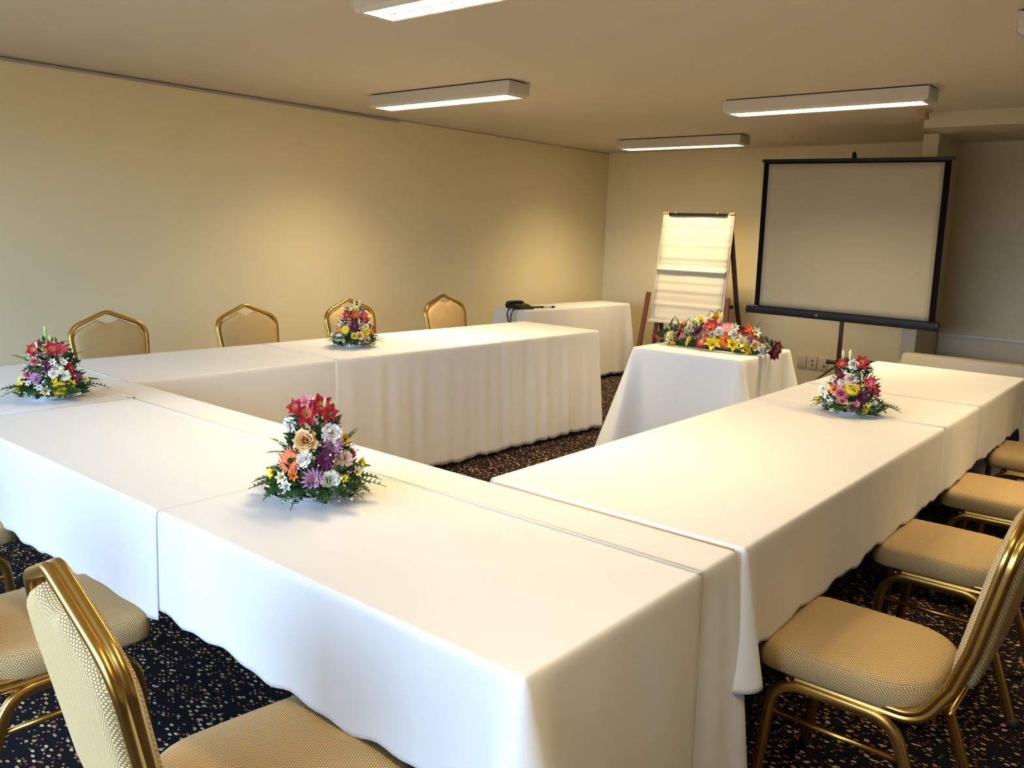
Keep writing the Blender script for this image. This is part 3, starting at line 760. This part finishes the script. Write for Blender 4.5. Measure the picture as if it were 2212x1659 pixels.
ARR={
'near':((-0.985,0.345),52.9,[('lily','red',-0.022,0.059,0.233,0.055),('lily','red',0.013,0.056,0.251,0.047),('lily','red',-0.05,0.033,0.243,0.036),('lily','red',0.032,0.055,0.231,0.042),('lily','pink',-0.022,0.05,0.263,0.03),('bud','darkred',0.057,0.04,0.207,0.024),('carn','white',-0.071,0.012,0.199,0.041),('carn','white',0.044,0.062,0.182,0.053),('carn','white',-0.029,0.088,0.122,0.044),('carn','white',0.038,0.1,0.066,0.053),('carn','blush',0.078,0.053,0.113,0.043),('rose','peach',-0.027,0.076,0.166,0.055),('gerb','coral',-0.066,0.068,0.113,0.07),('free','yellow',-0.111,0,0.063,0.033),('free','cream',-0.085,0.064,0.069,0.034),('carn','yellow',0.076,0.032,0.159,0.028),('free','yellow',0.115,0,0.086,0.029),('free','yellow',0.068,0.083,0.066,0.023),('mum','lilac',0.046,0.071,0.152,0.064),('mum','lilac',-0.006,0.105,0.073,0.065),('mum','purple',0.022,0.09,0.122,0.059),('mum','magenta',0.097,0,0.109,0.035),('bud','cream',-0.005,0.055,0.26,0.027),('bud','cream',0.023,0.052,0.256,0.03),('bud','cream',0.046,0.039,0.243,0.03),('free','orange',-0.056,0.088,0.079,0.027),('free','white',-0.073,0.084,0.052,0.032),('free','cream',0.102,0.032,0.068,0.033),('bud','cream',0.068,0.089,0.048,0.026)]),
'right':((-0.35,2.6),17.4,[('lily','red',-0.053,0.033,0.202,0.043),('lily','red',0.019,0.054,0.218,0.051),('lily','pinkred',0.056,0.059,0.137,0.049),('lily','red',0.077,0.046,0.105,0.044),('lily','darkred',-0.055,0.05,0.159,0.034),('carn','blush',-0.05,0.064,0.136,0.034),('rose','white',-0.01,0.059,0.209,0.038),('carn','blush',-0.01,0.076,0.152,0.058),('gerb','yellow',-0.006,0.086,0.117,0.066),('gerb','orange',-0.078,0.049,0.097,0.052),('rose','pink',-0.045,0.084,0.088,0.051),('rose','pink',-0.037,0.096,0.059,0.033),('mum','purple',0.039,0.088,0.084,0.066),('rose','mauve',0.004,0.108,0.041,0.042),('carn','white',0.085,0.064,0.048,0.049),('free','yellow',0.053,0.094,0.043,0.035),('free','yellow',0.117,0,0.038,0.034),('free','yellow',-0.135,0,0.037,0.032),('free','white',-0.112,0,0.029,0.034),('free','white',-0.102,0.013,0.061,0.032),('free','white',-0.083,0.067,0.047,0.032),('carn','blush',-0.08,0.016,0.133,0.039),('bud','cream',-0.053,0,0.239,0.036),('bud','cream',-0.026,0.043,0.244,0.045),('free','white',-0.122,0,0.089,0.037),('free','white',0.092,0.028,0.084,0.029),('free','yellow',0.05,0.1,0.028,0.024),('free','cream',-0.023,0.104,0.046,0.027),('free','pink',0.017,0.102,0.057,0.029),('bud','darkred',0.028,0.059,0.19,0.027),('bud','cream',0.027,0.069,0.16,0.031)]),
'mid':((-3.135,2.258),50.3,[('lily','red',-0.045,0.062,0.188,0.04),('lily','orangered',0.003,0.076,0.188,0.044),('lily','pinkred',0.053,0.055,0.187,0.042),('lily','red',0.057,0.062,0.16,0.032),('carn','white',-0.085,0.034,0.136,0.032),('rose','pink',-0.03,0.084,0.142,0.023),('mum','purple',-0.003,0.093,0.129,0.067),('gerb','yellow',-0.055,0.083,0.106,0.053),('gerb','yellow',0.07,0.076,0.096,0.055),('lily','orange',-0.085,0.055,0.102,0.03),('lily','red',0.107,0,0.102,0.041),('rose','peach',0.032,0.104,0.073,0.048),('rose','yellow',-0.001,0.109,0.073,0.036),('carn','white',-0.093,0.065,0.059,0.049),('carn','white',0.068,0.065,0.126,0.04),('carn','blush',0.076,0.087,0.05,0.045),('free','white',-0.127,0,0.065,0.032),('free','white',-0.034,0.119,0.022,0.027),('free','cream',-0.061,0.101,0.042,0.027),('bud','cream',-0.001,0.057,0.256,0.038),('bud','cream',0.03,0.049,0.254,0.042),('bud','cream',0.02,0.061,0.229,0.032),('free','pink',-0.057,0.059,0.167,0.032),('free','cream',0.117,0.002,0.044,0.032),('bud','cream',0.026,0.082,0.153,0.032)]),
'far':((-2.685,0.38),68.4,[('lily','red',-0.063,0.038,0.197,0.042),('lily','red',0.001,0.072,0.203,0.048),('lily','pinkred',0.031,0.066,0.199,0.039),('bud','darkred',-0.04,0.051,0.229,0.023),('free','yellow',-0.024,0.067,0.207,0.023),('mum','purple',-0.018,0.088,0.141,0.055),('carn','white',0.017,0.092,0.128,0.044),('carn','white',0.039,0.092,0.104,0.042),('carn','white',0.004,0.098,0.112,0.04),('carn','red',0.06,0.072,0.127,0.035),('mum','magenta',0.075,0.072,0.091,0.049),('mum','lilac',-0.067,0.078,0.093,0.053),('rose','pink',-0.061,0.06,0.156,0.031),('rose','pink',-0.09,0.043,0.104,0.029),('free','yellow',-0.11,0,0.077,0.029),('free','yellow',0.058,0.094,0.068,0.037),('gerb','yellow',0.019,0.113,0.054,0.061),('rose','yellow',-0.118,0,0.044,0.039),('free','cream',0.107,0.029,0.068,0.038),('free','cream',-0.028,0.113,0.047,0.042),('free','white',-0.049,0.101,0.062,0.029),('bud','green',-0.017,0.051,0.267,0.044),('bud','green',-0.003,0.062,0.239,0.031),('bud','cream',-0.049,0.048,0.215,0.029),('free','white',-0,0.086,0.155,0.029),('free','white',0.039,0.078,0.15,0.027),('free','yellow',0.002,0.105,0.086,0.023),('free','white',-0.084,0.069,0.075,0.025)]),
'podium':((-1.69,4.03),0.0,[('lily','red',-0.404,0.048,0.029,0.071),('rose','cream',-0.283,0.087,0.044,0.075),('free','yellow',-0.247,0.1,0.016,0.056),('gerb','yellow',-0.141,0.117,0.043,0.06),('gerb','red',-0.034,0.125,0.05,0.09),('lily','yellow',0.044,0.126,0.041,0.072),('gerb','orange',0.129,0.113,0.071,0.084),('lily','yellow',0.169,0.112,0.049,0.062),('lily','cream',0.22,0.098,0.066,0.07),('lily','yellow',0.251,0.098,0.03,0.057),('mum','lilac',0.282,0.074,0.085,0.057),('rose','peach',0.304,0.077,0.056,0.048),('lily','orangered',0.231,0.046,0.144,0.049),('lily','orangered',0.26,0.061,0.117,0.044),('free','cream',0.28,0.037,0.13,0.053),('rose','white',0.349,0.069,0.03,0.057),('free','cream',0.37,0.057,0.044,0.048),('lily','darkred',0.409,0.048,0.022,0.065),('lily','darkred',0.417,0.031,0.054,0.056),('lily','darkred',0.404,0.052,-0.005,0.052),('carn','cream',-0.163,0.081,0.131,0.06),('gerb','coral',-0.225,0.061,0.133,0.074),('mum','purple',-0.093,0.103,0.111,0.077),('lily','red',0.012,0.091,0.143,0.077),('rose','white',0.068,0.1,0.122,0.049),('gerb','pink',0.107,0.08,0.147,0.067),('rose','white',0.165,0.091,0.114,0.053),('rose','yellow',-0.008,0.004,0.2,0.05),('carn','cream',-0.038,0.046,0.186,0.05),('carn','cream',-0.128,0.019,0.185,0.06),('free','yellow',-0.084,0.063,0.169,0.05),('carn','pink',-0.012,0.114,0.097,0.05),('lily','red',0.195,0.08,0.12,0.04),('free','cream',0.155,0.066,0.151,0.044),('mum','darkred',-0.226,0.094,0.074,0.051),('bud','cream',0.04,0.022,0.196,0.059),('free','pink',-0.186,0.105,0.065,0.055),('free','cream',0.028,0.113,0.097,0.049)]),

}
def arrangement(key,name,label,seed):
    (cx,cy),ang,rows=ARR[key]
    t=thing(name,label,'flower arrangement',(cx,cy,ZT[key]),0,'round flower centrepieces' if key!='podium' else None)
    rnd=random.Random(seed); a=R(ang); U=Vector((math.cos(a),math.sin(a),0)); Wv=Vector((math.sin(a),-math.cos(a),0))
    long_=key=='podium'
    dz=.757-ZT[key]
    for kind,color,u,w,h,s in rows:
        p=U*u+Wv*w+Vector((0,0,max(h,.012)+dz))
        if long_:
            d=(U*(u*1.6)+Wv*.22+Vector((0,0,.10+h*1.0))).normalized()
        else:
            hz=(U*u+Wv*(w+.02)); hz=hz.normalized() if hz.length>1e-4 else Wv
            el=R(18+max(0,h-.10)*120) ; d=hz*math.cos(el)+Vector((0,0,math.sin(el)))
            d=(d+Wv*.35).normalized()
        d=(d+Vector((rnd.uniform(-.15,.15),rnd.uniform(-.15,.15),rnd.uniform(-.1,.15)))).normalized()
        if kind=='bud': d=Vector((d.x*.3,d.y*.3,1)).normalized() if h>.1 else d
        put_flower(t,kind,color,p-d*((.12 if kind=='gerb' else .25)*s if kind!='bud' else 0),d,s*1.12*(1.3 if kind in('lily','free') else 1.0)*(1.2 if long_ else 1.0),rnd.randint(0,1),rnd.uniform(0,6.28))
    if long_:
        HX,HH=.44,.15
        def fn(r):
            u=r.uniform(-HX,HX); th=r.uniform(.05,PI-.05); q=max(.15,1-(u/.5)**2)
            return Vector((u,-math.cos(th)*.10*q**.5,HH*math.sin(th)*q*.95+.005)),Vector((u*.8,-math.cos(th),math.sin(th))).normalized()
        for k in range(24):   # the side turned to the wall
            p,d=fn(rnd); 
            p.x*=.8
            if p.y<.02: p.y=abs(p.y)+.02; d.y=abs(d.y)
            kind,color=rnd.choice((('carn','white'),('lily','red'),('gerb','yellow'),('rose','pink'),('mum','purple'),('carn','cream'),('free','yellow')))
            put_flower(t,kind,color,p,d,.07,0,rnd.uniform(0,6))
        foliage_fill(t,fn,700,seed,.036); breath(t,fn,40,seed+1)
        bm=bmesh.new(); add_box(bm,-.30,.30,-.05,.05,0,.05,0,.01); new_obj('foam_base',bm,M_leaf,t,angle=40)
        for k in range(12):
            az=2*PI*k/12+rnd.uniform(-.1,.1); 
            put_leaf(t,FERN[k%3],'fern_leaf',(math.cos(az)*.30,math.sin(az)*.05,.025),math.atan2(math.sin(az)*.5,math.cos(az)),R(20),rnd.uniform(.07,.10))
        for k in range(7):
            u=rnd.uniform(-.35,.35); put_leaf(t,SPRIG[k%2],'greenery_sprig',(u,0,.10),rnd.uniform(0,6.28),R(55),rnd.uniform(.10,.14),wide=.4)
        for u,hh in ((-.02,.25),(.03,.26),(.01,.24)):
            bm=bmesh.new(); tube(bm,[(u-.03,-.02,.12),(u-.035,-.03,hh-.05),(u-.015,-.03,hh),(u+.01,-.03,hh-.015)],.0022,5,rad=.02); new_obj('curled_twig',bm,mat('dark twig',(.12,.03,.02),.6),t)
    else:
        HT=.20
        def fn(r):
            h=HT*r.random()**1.5; rr=(.10*(1-h/.26)+.012)*r.uniform(.75,1.0); th=r.uniform(0,2*PI)
            return Vector((math.cos(th)*rr,math.sin(th)*rr,h+.012)),Vector((math.cos(th),math.sin(th),.45)).normalized()
        for k in range(17):   # far side
            h=.04+.16*(k/17); th=a+PI/2+ (k*2.4)%PI-PI/2*.9; rr=.105*(1-h/.30)
            th=a+ ((k*2.399)%(PI*.8))+.1*PI
            d=Vector((math.cos(th),math.sin(th),.4)).normalized()
            kind,color=rnd.choice((('carn','white'),('lily','red'),('mum','lilac'),('rose','peach'),('mum','purple'),('free','yellow'),('carn','blush'),('gerb','yellow')))
            put_flower(t,kind,color,Vector((math.cos(th)*rr,math.sin(th)*rr,h)),d,.05,0,rnd.uniform(0,6))
        foliage_fill(t,fn,520,seed,.035); breath(t,fn,75,seed+1)
        bm=bmesh.new(); lathe(bm,[(0,.004),(.05,.004),(.062,.014),(.085,.018),(.086,.015),(.064,.010),(.055,0),(0,0)],28); new_obj('dish',bm,M_dish,t,angle=60)
        bm=bmesh.new(); lathe(bm,[(0,.005),(.04,.005),(.045,.05),(.03,.12),(.012,.19),(0,.20)],12); new_obj('foam_base',bm,M_leaf,t)
        for k in range(13):
            az=2*PI*k/13+rnd.uniform(-.15,.15)
            put_leaf(t,FERN[k%3],'fern_leaf',(math.cos(az)*.045,math.sin(az)*.045,.022),az,R(rnd.uniform(22,34)),rnd.uniform(.11,.14),wide=1.5)
        for k in range(11):
            az=2*PI*k/11+rnd.uniform(-.12,.12)
            put_leaf(t,FROND[k%2],'fern_leaf',(math.cos(az)*.055,math.sin(az)*.055,.052),az,R(rnd.uniform(-20,-12)),rnd.uniform(.085,.105),wide=1.25)
        for k in range(9):
            az=2*PI*k/9+rnd.uniform(-.2,.2); el=rnd.uniform(12,50)
            put_leaf(t,SPRIG[k%2],'greenery_sprig',(math.cos(az)*.03,math.sin(az)*.03,.05+.10*rnd.random()),az,R(el),rnd.uniform(.09,.13),wide=.38)
    return t
ZT={'near':.7565,'right':.7535,'mid':.7560,'far':.7590,'podium':.7505}
arrangement('near','flower_centrepiece','flower centrepiece with coral gerbera and lilac chrysanthemums, nearest the camera',5)
arrangement('right','flower_centrepiece','flower centrepiece with a yellow gerbera under white carnation, on the right arm of the U',6)
arrangement('mid','flower_centrepiece','flower centrepiece with a yellow bloom either side, on the left arm before a chair back',7)
arrangement('far','flower_centrepiece','flower centrepiece with a tall pale green bud and big yellow gerbera, at the far left',8)
arrangement('podium','long_flower_arrangement','long low flower arrangement spread over the small square table',9)

# ------------------------------------------------------------------ flipchart easel
t=thing('flipchart_easel','brown wooden flipchart easel with blank white paper pad','flipchart',(-3.214,6.50,-.127)); t.scale=(1.087,)*3
tl=.055/.48 # lean of the board
def bp_(x,z,d=0): # point on the board plane, d toward the viewer
    return Vector((x,(z-1.18)*.115-d,z))
bm=bmesh.new()
q=[]
for d in (0,-.014):
    q+= [bm.verts.new(bp_(x,z,d)) for x,z in ((-.355,.69),(.355,.69),(.35,1.655),(-.35,1.655))]
for f in ((0,1,2,3),(7,6,5,4),(0,4,5,1),(1,5,6,2),(2,6,7,3),(3,7,4,0)): bm.faces.new([q[i] for i in f])
new_obj('board',bm,M_board,t,smooth=False)
bm=bmesh.new()
rnd=random.Random(4)
nz=70; nx=14; rows=[]
for i in range(nz+1):
    z=1.648-(1.648-.705)*i/nz
    d=.005+.0026*math.sin(z*74+2*math.sin(z*9))*math.sin(z*23+1)+.0007*math.sin(z*150+.5)
    e=(z-1.163)
    d+=.020*math.exp(-((e+.004)/.016)**2)-.004*math.exp(-((e-.035)/.02)**2)
    if z>1.63: d=.004
    rows.append([bm.verts.new(bp_(-.343+.686*j/nx,z,d+.0022*math.sin(j*.7+z*9))) for j in range(nx+1)])
for a,b in zip(rows,rows[1:]):
    for j in range(nx): bm.faces.new((a[j],a[j+1],b[j+1],b[j]))
o=new_obj('paper_pad',bm,M_paper,t); sd=o.modifiers.new('thickness','SOLIDIFY'); sd.thickness=.002
def pbox(name,x0,x1,z0,z1,d0,d1,m,par=t,bev=.002):
    bm=bmesh.new(); v=[bm.verts.new(bp_(x,z,d)) for d in (d1,d0) for x,z in ((x0,z0),(x1,z0),(x1,z1),(x0,z1))]
    for f in ((0,1,2,3),(7,6,5,4),(0,4,5,1),(1,5,6,2),(2,6,7,3),(3,7,4,0)): bm.faces.new([v[i] for i in f])
    if bev: bmesh.ops.bevel(bm,geom=bm.edges[:],offset=bev,segments=2,affect='EDGES')
    return new_obj(name,bm,m,par,angle=40)
cb=pbox('clamp_bar',-.285,.285,1.642,1.664,.004,.020,M_blackm)
for x in (-.21,.20):
    bm=bmesh.new(); p=bp_(x,1.660,.02); tube(bm,[p,p+Vector((0,-.018,.006))],.011,12); new_obj('clamp_knob',bm,M_grip,cb)
for s in (-1,1): pbox('end_block',min(s*.30,s*.352),max(s*.30,s*.352),1.654,1.672,-.012,.012,M_orange)
pbox('pen_tray',-.36,.36,.678,.700,-.005,.035,M_board)
for s in (-1,1):
    bm=bmesh.new(); sweep(bm,[(s*.392,-.055,.945),(s*.445,-.155,.1168)],[(-.011,-.020),(.011,-.020),(.011,.020),(-.011,.020)],(0,1,0)); lg=new_obj('leg',bm,M_wood,t,smooth=False)
    bm=bmesh.new(); tube(bm,[(s*.398,-.03,.87),(s*.435,-.03,.87)],.016,12); new_obj('wing_knob',bm,M_blackm,lg)
    bm=bmesh.new(); sweep(bm,[(s*.30,.085,1.60),(s*.385,.14,.90),(s*.43,.38,.1168)],[(-.011,-.018),(.011,-.018),(.011,.018),(-.011,.018)],(0,1,0)); new_obj('rear_leg',bm,mat('dark stained wood',(.035,.010,.006),.5),t,smooth=False)
    bm=bmesh.new(); a=bp_(s*.30,.72,-.02); sweep(bm,[bp_(s*.30,1.07,-.02),a,(s*.30,-.08,.32)],[(-.010,-.018),(.010,-.018),(.010,.018),(-.010,.018)],(0,1,0)); new_obj('sliding_stile',bm,M_wood,t,smooth=False)
bm=bmesh.new(); sweep(bm,[(-.44,-.125,.34),(.44,-.125,.34)],[(-.012,-.02),(.012,-.02),(.012,.02),(-.012,.02)],(0,1,0)); new_obj('cross_rail',bm,M_wood,t,smooth=False)

# ------------------------------------------------------------------ projection screen
SY=5.60
t=thing('projection_screen','tripod projection screen with black border, in front of the pillar','projection screen',(-1.46,SY,0))
def stilt(x,z): # slight lean of the screen to the right
    return Vector((x-.012*(z-.9),0,z-.013*x))
bm=bmesh.new(); 
x0,x1,z0,z1=-.685,.680,.905,2.055
def sheet(bm,x0,x1,z0,z1,y0,y1,mi=0):
    v=[bm.verts.new(stilt(x,z)+Vector((0,y,0))) for y in (y0,y1) for x,z in ((x0,z0),(x1,z0),(x1,z1),(x0,z1))]
    for f in ((0,1,2,3),(7,6,5,4),(0,4,5,1),(1,5,6,2),(2,6,7,3),(3,7,4,0)): bm.faces.new([v[i] for i in f]).material_index=mi
sheet(bm,x0,x1,z0,z1,-.001,.001); fab=new_obj('black_border',bm,mat('matte black cloth',(.006,.005,.006),.9,spec=.05),t,smooth=False)
bm=bmesh.new()
rows=[]
nx,nz=30,20
for i in range(nz+1):
    z=.915+(2.032-.915)*i/nz
    rows.append([bm.verts.new(stilt(-.642+(1.28)*j/nx,z)+Vector((0,-.004+.0012*math.sin(j*.55+1)*math.sin(PI*i/nz),0))) for j in range(nx+1)])
for a,b in zip(rows,rows[1:]):
    for j in range(nx): bm.faces.new((a[j],a[j+1],b[j+1],b[j]))
o=new_obj('white_fabric',bm,M_screen,t); sd=o.modifiers.new('thickness','SOLIDIFY'); sd.thickness=.001
bm=bmesh.new(); sheet(bm,-.700,.700,2.045,2.068,-.010,.010); bmesh.ops.bevel(bm,geom=bm.edges[:],offset=.003,segments=2,affect='EDGES'); new_obj('top_bar',bm,M_blackm,t,angle=40)
bm=bmesh.new(); tube(bm,[(-.012,.0,2.065),(-.012,.0,2.10),(-.012,.03,2.115),(-.012,.045,2.10)],.007,8,rad=.015); new_obj('hanging_hook',bm,M_blackm,t)
bm=bmesh.new(); a=stilt(-.735,.888);b=stilt(.70,.888); sweep(bm,[a,b],[(-.032,-.018),(-.026,-.030),(0,-.036),(.026,-.030),(.034,-.012),(.034,.016),(.026,.030),(0,.034),(-.026,.030),(-.032,.016)],(0,0,1)); cs=new_obj('roller_case',bm,M_blackm,t,angle=35)
for e,s in ((a,-1),(b,1)):
    bm=bmesh.new(); sweep(bm,[e+Vector((s*-.004,0,0)),e+Vector((s*.008,0,0))],circ(.037,16),(0,0,1)); new_obj('end_cap',bm,M_black,cs,angle=40)
bm=bmesh.new(); p=stilt(-.16,.885); tube(bm,[p+Vector((0,-.034,0)),p+Vector((0,-.040,0))],.012,12); new_obj('case_emblem',bm,M_grip,cs)
bm=bmesh.new(); sweep(bm,[(.018,.052,.20),(.010,.052,.98)],[(-.013,-.013),(.013,-.013),(.013,.013),(-.013,.013)],(0,1,0)); new_obj('mast',bm,M_steel,t,smooth=False)
bm=bmesh.new(); sweep(bm,[(.010,.052,.90),(-.012,.045,2.10)],[(-.009,-.009),(.009,-.009),(.009,.009),(-.009,.009)],(0,1,0)); new_obj('extension_rod',bm,M_blackm,t,smooth=False)
bm=bmesh.new(); tube(bm,[(.015,.052,.47),(.015,.052,.55)],.024,12); tube(bm,[(.005,.04,.53),(-.07,.02,.535)],.016,10); new_obj('height_handle',bm,M_black,t,angle=40)
for k,az in enumerate((192,318,75)):
    a=R(az); d=Vector((math.cos(a),math.sin(a),0)); o0=Vector((.015,.052,.50))
    pth=[o0+d*.02,Vector((.015,.052,0))+d*.40+Vector((0,0,.16)),Vector((.015,.052,0))+d*.62+Vector((0,0,.012))]
    bm=bmesh.new(); tube(bm,[tuple(p) for p in pth],.010,8); lg=new_obj('leg',bm,mat('bronze leg metal',(.10,.055,.025),.4,.5) if k==0 else M_steel,t)
    bm=bmesh.new(); tube(bm,[tuple(pth[1]),(.015,.052,.24)],.005,6); new_obj('brace',bm,M_steel,lg)
    bm=bmesh.new(); e=pth[2]; tube(bm,[(e.x,e.y,.0),(e.x,e.y,.03)],.016,10); new_obj('foot_cap',bm,M_black,lg)

# ------------------------------------------------------------------ telephone and markers
t=thing('desk_telephone','black desk telephone with its cord looping over the edge of the narrow side table','telephone',(-4.225,5.125,.7505),R(-12))
bm=bmesh.new()
sec=[(-.105,0),(-.115,.030),(-.10,.052),(.02,.040),(.105,.014),(.115,.004),(.11,0)]
vs=[[bm.verts.new((x,y,z)) for x,z in sec] for y in (-.085,.085)]
for k in range(len(sec)): bm.faces.new((vs[0][k],vs[0][(k+1)%len(sec)],vs[1][(k+1)%len(sec)],vs[1][k]))
bm.faces.new(vs[0][::-1]); bm.faces.new(vs[1]); bmesh.ops.bevel(bm,geom=bm.edges[:],offset=.004,segments=2,affect='EDGES'); new_obj('phone_body',bm,M_blackm,t,angle=40)
bm=bmesh.new(); sweep(bm,smooth_path([(-.075,-.09,.050),(-.070,-.05,.057),(-.068,.0,.059),(-.070,.05,.057),(-.075,.09,.050)],.02),circ(.013,10,.022),(1,0,.1)); tube(bm,[(-.078,-.075,.035),(-.075,-.075,.055)],.024,12); tube(bm,[(-.078,.075,.035),(-.075,.075,.055)],.024,12); new_obj('handset',bm,M_black,t,angle=50)
bm=bmesh.new()
for r_ in range(4):
    for c in range(3):
        add_box(bm,.0+.018*r_-.006,.0+.018*r_+.006,-.03+.02*c-.007,-.03+.02*c+.007,.030-.0045*r_,.043-.0045*r_)
new_obj('keypad',bm,M_grip,t,smooth=False)
# coiled cord hanging in front of the cloth
bm=bmesh.new()
base=[Vector((-.02,-.08,.02)),Vector((.0,-.16,.012)),Vector((.01,-.215,.004)),Vector((.015,-.24,-.03)),Vector((.035,-.245,-.09)),Vector((.062,-.245,-.115)),Vector((.080,-.245,-.09)),Vector((.070,-.245,-.055)),Vector((.080,-.235,-.02)),Vector((.075,-.205,.006)),Vector((.06,-.11,.02)),Vector((.04,-.08,.02))]
base=[Vector((p.x+.045,p.y*.80 if i in(2,3,4,5,6,7,8,9) else p.y,p.z)) for i,p in enumerate(base)]
pp=smooth_path(base,.03,5); fine=[]
for a,b in zip(pp,pp[1:]):
    m=max(1,int((b-a).length/.0012))
    for k in range(m): fine.append(a.lerp(b,k/m))
co=[]; ph=0
for i,p in enumerate(fine):
    ph+=.75; tt=(fine[min(i+1,len(fine)-1)]-fine[max(i-1,0)]).normalized(); n1=tt.cross(Vector((.3,.2,1))).normalized(); n2=tt.cross(n1)
    co.append(p+(n1*math.cos(ph)+n2*math.sin(ph))*.007)
tube(bm,co[::1],.0032,4); new_obj('coiled_cord',bm,M_black,t)
for (x,y,rz,c,lab) in ((-4.165,5.315,63,(.01,.01,.012),'black marker pen lying next to the telephone'),(-4.118,5.425,60,(.50,.52,.48),'pale grey marker pen with dark cap, beyond the black one')):
    t=thing('marker_pen',lab,'pen',(x,y,.7505),R(rz),'marker pens on the side table')
    bm=bmesh.new(); tube(bm,[(-.058,0,.009),(.025,0,.009)],.009,12); new_obj('barrel',bm,mat('pen barrel',c,.4),t,angle=40)
    bm=bmesh.new(); tube(bm,[(.028,0,.0095),(.062,0,.0095)],.0095,12); new_obj('cap',bm,M_blackm,t,angle=40)

# ------------------------------------------------------------------ light
w=bpy.data.worlds.new('daylight'); scn.world=w; w.use_nodes=True
bg=w.node_tree.nodes['Background']; bg.inputs[1].default_value=SKY
wn=w.node_tree; tc=N(wn,'ShaderNodeTexCoord'); sx=N(wn,'ShaderNodeSeparateXYZ'); wn.links.new(tc.outputs['Generated'],sx.inputs[0])
st=N(wn,'ShaderNodeMapRange'); st.inputs[1].default_value=-.04; st.inputs[2].default_value=.04; wn.links.new(sx.outputs[2],st.inputs[0])
wn.links.new(mix_col(wn,st.outputs[0],(.16,.15,.13),(.52,.73,1.0)),bg.inputs[0])
pl=bpy.data.lights.new('window_portal','AREA'); pl.shape='RECTANGLE'; pl.size=WX1-WX0; pl.size_y=WZ1-WZ0; pl.cycles.is_portal=True
po=bpy.data.objects.new('window_portal',pl); COL.objects.link(po); po.location=((WX0+WX1)/2,YF-.12,(WZ0+WZ1)/2); po.rotation_euler=(R(90),0,0)

# ------------------------------------------------------------------ camera
cam=bpy.data.cameras.new('camera'); co=bpy.data.objects.new('camera',cam); COL.objects.link(co)
yaw,pitch,roll=.692,-.1782,.0322
cy,sy=math.cos(yaw),math.sin(yaw); cp,sp=math.cos(pitch),math.sin(pitch)
fwd=Vector((-sy*cp,cy*cp,sp)); right=Vector((cy,sy,0)); up=right.cross(fwd)
cr,sr=math.cos(roll),math.sin(roll)
r2=right*cr+up*sr; u2=up*cr-right*sr
Mx=Matrix((r2,u2,-fwd)).transposed().to_4x4()
co.matrix_world=Matrix.Translation((.7777,-.9886,1.4574))@Mx
cam.sensor_width=36; cam.lens=1834.98/2212*36; cam.clip_start=.05; cam.clip_end=50
scn.camera=co
scn.view_settings.view_transform='Standard'; scn.view_settings.look='None'; scn.view_settings.gamma=1
scn.view_settings.use_curve_mapping=False
scn.view_settings.exposure=EXPO
